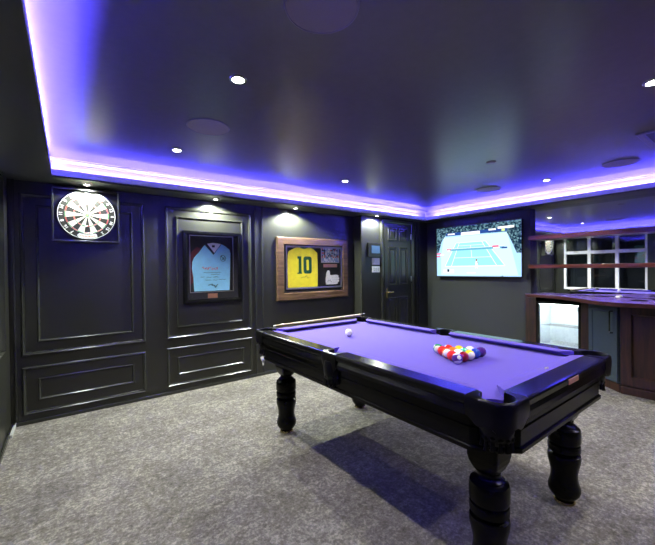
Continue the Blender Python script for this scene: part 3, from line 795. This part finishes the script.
q('crowd', (0, 0), (1, 0), (1, .58), (.955, .58), (.90, .36), (.85, .19), (.12, .17), (.07, .28), (.03, .50), (0, .52))
q('surround', (0, .66), (.06, .62), (.06, .98), (0, .98))
r_('navy', .13, .115, .86, .175); r_('white', .33, .125, .56, .185); r_('white', .155, .128, .25, .155); r_('white', .66, .110, .74, .140); r_('white', .76, .085, .93, .125); r_('lime', .80, .13, .835, .17)
CF, CN = ((.265, .33), (.625, .33)), ((.115, .80), (.835, .80))
q('court', CF[0], CF[1], CN[1], CN[0])
def lerp(a, b, t): return (a[0] + (b[0] - a[0]) * t, a[1] + (b[1] - a[1]) * t)
ln('line', CF[0], CF[1], .003); ln('line', CN[0], CN[1], .005); ln('line', CF[0], CN[0]); ln('line', CF[1], CN[1])
a, b = lerp(CF[0], CF[1], .12), lerp(CN[0], CN[1], .12); c, d = lerp(CF[0], CF[1], .88), lerp(CN[0], CN[1], .88)
ln('line', a, b); ln('line', c, d)
ln('line', lerp(a, b, .13), lerp(c, d, .13), .0025); ln('line', lerp(a, b, .64), lerp(c, d, .64), .003)
ln('line', lerp(lerp(a, b, .13), lerp(c, d, .13), .5), lerp(lerp(a, b, .64), lerp(c, d, .64), .5), .003)
r_('net', .17, .445, .83, .485); ln('line', (.17, .443), (.83, .443), .003)
r_('red', .145, .435, .195, .475); r_('white', .155, .455, .185, .500); r_('red', .70, .425, .77, .455); r_('white', .71, .455, .78, .48); r_('navy', .80, .46, .86, .49)
r_('red', .0, .52, .06, .545); r_('red', .0, .575, .05, .60); r_('white', .05, .54, .10, .57)
# player on the baseline
q('white', (.510, .70), (.528, .70), (.532, .77), (.506, .77)); q('white', (.508, .77), (.516, .77), (.513, .845), (.506, .845)); q('white', (.524, .77), (.532, .77), (.534, .845), (.527, .845)); q('skin', (.511, .665), (.527, .665), (.527, .705), (.511, .705)); q('skin', (.528, .71), (.545, .75), (.541, .757), (.525, .725))
r_('white', .095, .865, .235, .935); r_('dark', .145, .86, .175, .915); r_('line', .40, .925, .51, .94); r_('dark', .80, .985, .815, .999)
AT(obj('screen', bm, TVM, tv, recalc=False))
AT(obj('bezel', frame(NB(), -TY1, -TY0, TZ0, TZ1, [(0, 0), (0, .004), (.009, .004), (.010, .0005)], fx), 'plastic_black', tv))

# ------------------------------------------------------------------ bar
mir = obj('mirror', B(0, .005, -3.6, -.004, -.575, .575), 'mirror'); mir.location = (5.119, YB, 1.542); mir.rotation_euler = (0, math.radians(-.2), math.radians(-.6)); tag(mir, 'wall mirror behind the bar reflecting the window and the glowing ceiling', 'mirror')
CT = .962
path = catmull([(5.005, 2.175), (4.965, 2.12), (4.95, 2.0), (4.925, 1.86), (4.86, 1.70), (4.74, 1.55), (4.58, 1.39), (4.43, 1.22), (4.36, 1.08), (4.34, .95), (4.37, .80), (4.40, .60), (4.40, .1), (4.40, -.6)], 5)
poly = path + [(5.088, -.6), (5.113, YB - .002), (XR - .002, YB - .002), (XR - .002, 2.175)]
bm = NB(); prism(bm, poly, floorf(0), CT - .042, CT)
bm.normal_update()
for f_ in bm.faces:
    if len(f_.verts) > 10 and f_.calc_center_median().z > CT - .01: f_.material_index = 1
ct = obj('bar_counter', bm, ['counter', 'counter_top'], bevel=.003, seg=2); tag(ct, 'curved bar counter with purple reflection coloured into its top and brown wooden edge', 'bar counter')
for z0, z1, lab in ((1.684, 1.738, 'upper mahogany shelf running across the mirror'), (1.306, 1.354, 'lower mahogany shelf running across the mirror')):
    o = obj('shelf', prism(NB(), [(4.94, -.6), (5.086, -.6), (5.113, YB - .015), (4.94, YB - .015)], floorf(0), z0, z1), 'wood_shelf', bevel=.004); tag(o, lab, 'shelf', 'shelves over the bar')
# end panel and dark posts
o = obj('end_panel', B(4.955, XR - .003, 2.020, 2.150, 0, CT - .043), 'wood_dark', bevel=.003); tag(o, 'narrow brown wooden end panel at the left of the lit fridge', 'end panel')
o = obj('filler_post', B(4.93, 5.34, 1.415, 1.510, 0, CT - .043), 'wood_dark', bevel=.003); tag(o, 'dark wooden post between the lit fridge and the angled grey cabinet', 'post')
# fridge
FY0, FY1, FX, FZ = 1.515, 2.015, 4.955, .875
fr = thing('drinks_fridge', 'black drinks fridge glowing white through its glass door under the counter', 'fridge', (5.15, 1.765, 0)); PF = (5.15, 1.765, 0)
def AF(o): return at(o, PF)
bm = NB(); t_ = .03
box(bm, FX + .03, 5.34, FY0, FY0 + t_, .03, FZ); box(bm, FX + .03, 5.34, FY1 - t_, FY1, .03, FZ); box(bm, FX + .03, 5.34, FY0 + t_, FY1 - t_, FZ - t_, FZ)
box(bm, FX + .03, 5.34, FY0 + t_, FY1 - t_, .03, .09); box(bm, 5.31, 5.34, FY0 + t_, FY1 - t_, .09, FZ - t_)
AF(obj('cabinet', bm, 'satin_black', fr))
M['liner'] = mat('white_fridge_liner', (.86, .92, .95), .5)
bm = NB(); g = .002
box(bm, FX + .04, 5.31, FY0 + t_, FY0 + t_ + g, .09, FZ - t_); box(bm, FX + .04, 5.31, FY1 - t_ - g, FY1 - t_, .09, FZ - t_); box(bm, 5.308, 5.31, FY0 + t_, FY1 - t_, .09, FZ - t_)
box(bm, FX + .04, 5.31, FY0 + t_, FY1 - t_, .09, .092); box(bm, FX + .04, 5.31, FY0 + t_, FY1 - t_, FZ - t_ - g, FZ - t_)
AF(obj('liner', bm, 'liner', fr))
M['fridge_led'] = emit_mat('fridge_lamp_light', (.84, .97, 1.0), 70)
AF(obj('interior_lamp', B(FX + .05, FX + .075, FY0 + .05, FY1 - .05, FZ - .042, FZ - .033), 'fridge_led', fr))
bm = NB()
for z in (.33, .56):
    for k in range(9): tube(bm, [(FX + .06 + k * .028, FY0 + .033, z), (FX + .06 + k * .028, FY1 - .033, z)], .0018, 5)
    AF(obj('wire_shelf', bm, 'chrome', fr)); bm = NB()
bm.free()
AF(obj('fan_cover', lathe(NB(), [(.055, 0), (.055, .012), (.045, .018), (0, .02)], fn=lambda x, y, z: (5.307 - z, FY0 + .10 + x, .765 + y), seg=28), 'silver', fr, smooth=True))
bm = frame(NB(), -FY1, -FY0, .03, FZ, [(0, 0), (0, .028), (.003, .030), (.028, .030), (.031, .027), (.031, 0)], wallX(FX + .03))
dr = AF(obj('door', bm, 'gloss_black', fr))
AF(obj('glass_pane', prism(NB(), [(-FY1 + .03, .06), (-FY0 - .03, .06), (-FY0 - .03, FZ - .03), (-FY1 + .03, FZ - .03)], wallX(FX + .03), .012, .016), 'glass', dr))
AF(obj('lock_badge', B(FX - .003, FX, 1.755, 1.785, FZ - .024, FZ - .012), 'chrome', dr))
for (x, y) in ((5.0, 1.55), (5.0, 1.98), (5.3, 1.55), (5.3, 1.98)): AF(obj('foot', lathe(NB(), [(.018, 0), (.018, .03)], (x, y, 0), 14), 'plastic_black', fr))
# angled grey cabinet, blue reflection put into its colour
pA, pB = Vector((4.885, 1.405)), Vector((4.600, 1.062)); dv = (pB - pA).normalized(); nv = Vector((dv.y, -dv.x))
if nv.x > 0: nv = -nv
Ld = (pB - pA).length
fa = lambda u, v, n_: (pA.x + dv.x * u + nv.x * n_, pA.y + dv.y * u + nv.y * n_, v)
cab = thing('bar_cabinet', 'grey angled cabinet, blue reflection in its colour, with long dark handle beside the brown panels', 'cabinet', (4.9, 1.2, 0)); PC = (4.9, 1.2, 0)
bm = NB(); prism(bm, [(4.892, 1.405), (4.607, 1.062), (5.34, 1.062), (5.34, 1.405)], floorf(0), .0, CT - .044)
at(obj('body', bm, 'grey_reflection', cab), PC)
dbm = prism(NB(), [(.012, .10), (Ld - .012, .10), (Ld - .012, .89), (.012, .89)], fa, .001, .018)
dr = at(obj('door', dbm, 'grey_reflection', cab, bevel=.002), PC)
at(obj('door_frame', frame(NB(), .012, Ld - .012, .10, .89, [(0, .018), (0, .026), (.055, .026), (.062, .018)], fa), 'grey_reflection', dr), PC)
bm = NB(); hu = Ld - .07
tube(bm, [fa(hu, .845, .026), fa(hu, .845, .052), fa(hu, .84, .058), fa(hu, .62, .058), fa(hu, .615, .052), fa(hu, .615, .026)], .007, 10)
at(obj('handle', bm, 'plastic_black', dr, smooth=True), PC)
at(obj('handle_cap', sphere(NB(), fa(hu, .625, .058), .010, seg=12), 'chrome', dr, smooth=True), PC)
at(obj('plinth', prism(NB(), [(0, 0), (Ld, 0), (Ld, .085), (0, .085)], fa, .0005, .008), 'wood_dark', cab), PC)
# brown panelled bar front
bf = thing('panelled_cupboard', 'brown wooden panelled cupboard on the right below the counter', 'cupboard', (4.9, .2, 0)); PB_ = (4.9, .2, 0)
at(obj('body', B(4.600, 5.34, -.6, 1.058, 0, CT - .044), 'wood_dark', bf), PB_)
fw = wallX(4.600)
for (a, b) in ((-1.056, -.42), (-.42, .22)):
    at(obj('panel_frame', frame(NB(), a, b, .10, .915, [(0, 0), (0, .020), (.085, .020), (.095, .008), (.098, .001)], fw), 'wood_dark', bf), PB_)
at(obj('plinth', B(4.578, 4.600, -.6, 1.056, 0, .075), 'wood_dark', bf, bevel=.004), PB_)
# items on the counter
o = obj('doorstop_dome', lathe(NB(), [(.022, 0), (.022, .006), (.018, .016), (.008, .022), (0, .023)], (5.06, 1.19, CT), 18), 'plastic_white', smooth=True); o.name = 'cup_lid'
tag(o, 'tiny white dome standing on the bar counter in front of the mirror', 'lid')
for k, (x, y, r, lab) in enumerate(((4.72, .93, .10, 'thin black bar mat lying on the counter near its curved edge'), (4.95, .80, .12, 'thin black tray lying on the counter close to the mirror at right edge'))):
    bm = B(x - .05, x + .05, y - r / 1.6, y + r / 1.6, CT, CT + .006); 
    for j in range(5): box(bm, x - .045 + j * .02, x - .039 + j * .02, y - r / 1.8, y + r / 1.8, CT + .006, CT + .009)
    o = obj('bar_mat' if k == 0 else 'tray', bm, 'plastic_black', bevel=.002); tag(o, lab, 'bar mat' if k == 0 else 'tray')

# ------------------------------------------------------------------ radiator pipe foot at the left edge
rd = thing('pipe_bracket', 'small pale pipe bracket on the floor in the left corner below the dartboard', 'bracket', (XL + .03, 3.93, 0))
at(obj('base', B(XL, XL + .035, 3.72, 3.955, 0, .028), 'rad', rd, bevel=.006))
bm = NB(); tube(bm, [(XL + .03, 3.95, .0), (XL + .03, 3.95, .045), (XL + .022, 3.92, .055), (XL + .015, 3.80, .055), (XL + .015, 3.70, .045)], .009)
at(obj('pipe', bm, 'chrome', rd, smooth=True))

# ------------------------------------------------------------------ ceiling fittings
def speaker(x, y, lab):
    t = thing('ceiling_speaker', lab, 'speaker', (x, y, ZC), group='round ceiling speakers')
    obj('grille', lathe(NB(), [(0, -.006), (.130, -.006), (.132, -.004), (.132, 0)], seg=48), 'speaker', t)
    obj('rim', lathe(NB(), [(.132, -.004), (.133, -.0075), (.138, -.0075), (.141, 0), (.132, -.001), (.132, -.004)], seg=48), 'speaker_rim', t, smooth=True)
speaker(.772, 1.048, 'large round ceiling speaker cut by the top edge of the photo')
speaker(.777, 2.372, 'round ceiling speaker between the cove and the brightest downlight at left')
speaker(4.19, 2.25, 'round ceiling speaker close to the glowing cove in front of the television')
speaker(4.19, .965, 'round ceiling speaker beside the square vent at the right')
v = thing('ceiling_vent', 'square ceiling access vent with pale rim at the right edge', 'vent', (3.66, .42, ZC)); 
obj('rim', frame(NB(), -.28, .28, -.27, .27, [(0, 0), (0, .008), (.006, .012), (.035, .012), (.045, .004), (.048, -.004)], lambda u, v_, n_: (u, v_, -n_)), 'speaker_rim', v)
obj('hatch', B(-.235, .235, -.225, .225, -.003, 0), 'satin_black', v)
o = thing('smoke_sensor', 'small dark disc sensor on the ceiling above the middle of the table', 'sensor', (3.15, 1.66, ZC))
obj('disc', lathe(NB(), [(0, -.010), (.030, -.010), (.042, -.004), (.044, 0)], seg=24), 'speaker', o, smooth=True)

def downlight(x, y, z, lab, power, spot=125, r=.028, grp='recessed downlights in the raised ceiling', blend=.7, col=(1, .96, .86), aim=None):
    t = thing('downlight', lab, 'downlight', (x, y, z), group=grp)
    obj('bezel', lathe(NB(), [(r, -.001), (r + .003, -.006), (r + .014, -.005), (r + .017, 0), (r, 0), (r, -.001)], seg=24), 'bezel', t, smooth=True)
    obj('lamp', lathe(NB(), [(0, -.004), (r * .7, -.0035), (r, -.001)], seg=20), 'lamp', t, smooth=True)
    L = bpy.data.lights.new('downlight_beam', 'SPOT'); L.energy = power; L.spot_size = math.radians(spot); L.spot_blend = blend
    L.shadow_soft_size = r * .9; L.color = col
    lo = bpy.data.objects.new('downlight_beam', L); C.objects.link(lo); lo.parent = t; lo.location = (0, 0, -.02)
    if aim: lo.rotation_euler = aim
    return t
PWR = 112
downlight(.710, 1.695, ZC, 'brightest downlight, in the ceiling between the two left speakers', PWR)
downlight(.716, 2.972, ZC, 'small downlight near the cove above the dartboard wall, left of the speaker', PWR)
downlight(2.469, 2.959, ZC, 'downlight near the cove in front of the yellow framed shirt', PWR)
downlight(4.316, 1.641, ZC, 'downlight near the cove between television and bar mirror', PWR)
downlight(2.506, .438, ZC, 'downlight at the right edge of the photo above the vent', PWR)
downlight(.710, .10, ZC, 'unseen downlight added above the camera at the near left of the ceiling', PWR * .2)  # out of view, added for extra light over the near floor
downlight(2.500, -.75, ZC, 'unseen downlight added behind the camera near the near wall', PWR)  # out of view, added to light the room from behind
downlight(4.316, .05, ZC, 'unseen downlight added above the right end of the bar', PWR)  # out of view, added for more light on the bar side
g2 = 'wall-washing downlights in the soffit'
for x, y, lab, pw in ((.145, 3.85, 'soffit downlight right above the dartboard', 62), (1.33, 3.845, 'soffit downlight above the sky-blue framed shirt', 210), (2.37, 3.845, 'soffit downlight above the left half of the yellow shirt frame', 250), (3.72, 3.715, 'soffit downlight above the black control panel by the door', 150)):
    downlight(x, y, ZS, lab, pw, 152, .022, g2, .4, (.93, 1, .86))

# ------------------------------------------------------------------ world, camera, view
w = bpy.data.worlds.new('World'); S.world = w; w.use_nodes = True
w.node_tree.nodes['Background'].inputs[0].default_value = (.01, .015, .03, 1); w.node_tree.nodes['Background'].inputs[1].default_value = .3
fpx = 346.2; a, p, r = math.radians(53.2), math.radians(.487), math.radians(-.616); H = 1.32
def camdir(v):
    x, y, z = v
    y, z = math.cos(p) * y - math.sin(p) * z, math.sin(p) * y + math.cos(p) * z
    x, y = math.cos(r) * x - math.sin(r) * y, math.sin(r) * x + math.cos(r) * y
    return (x, y, z)
Mx = [camdir(v) for v in ((math.sin(a), 0, math.cos(a)), (-math.cos(a), 0, math.sin(a)), (0, -1, 0))]
cam = bpy.data.cameras.new('camera'); co = bpy.data.objects.new('camera', cam); C.objects.link(co)
cam.sensor_width = 36; cam.sensor_fit = 'HORIZONTAL'; cam.lens = fpx / 655 * 36; cam.clip_start = .02
m4 = Matrix.Identity(4)
for i in range(3):
    m4[i][0] = Mx[i][0]; m4[i][1] = -Mx[i][1]; m4[i][2] = -Mx[i][2]
m4[2][3] = H; co.matrix_world = m4
S.camera = co
vs_ = S.view_settings; vs_.view_transform = 'Standard'; vs_.look = 'None'; vs_.exposure = 0; vs_.gamma = 1; vs_.use_curve_mapping = False
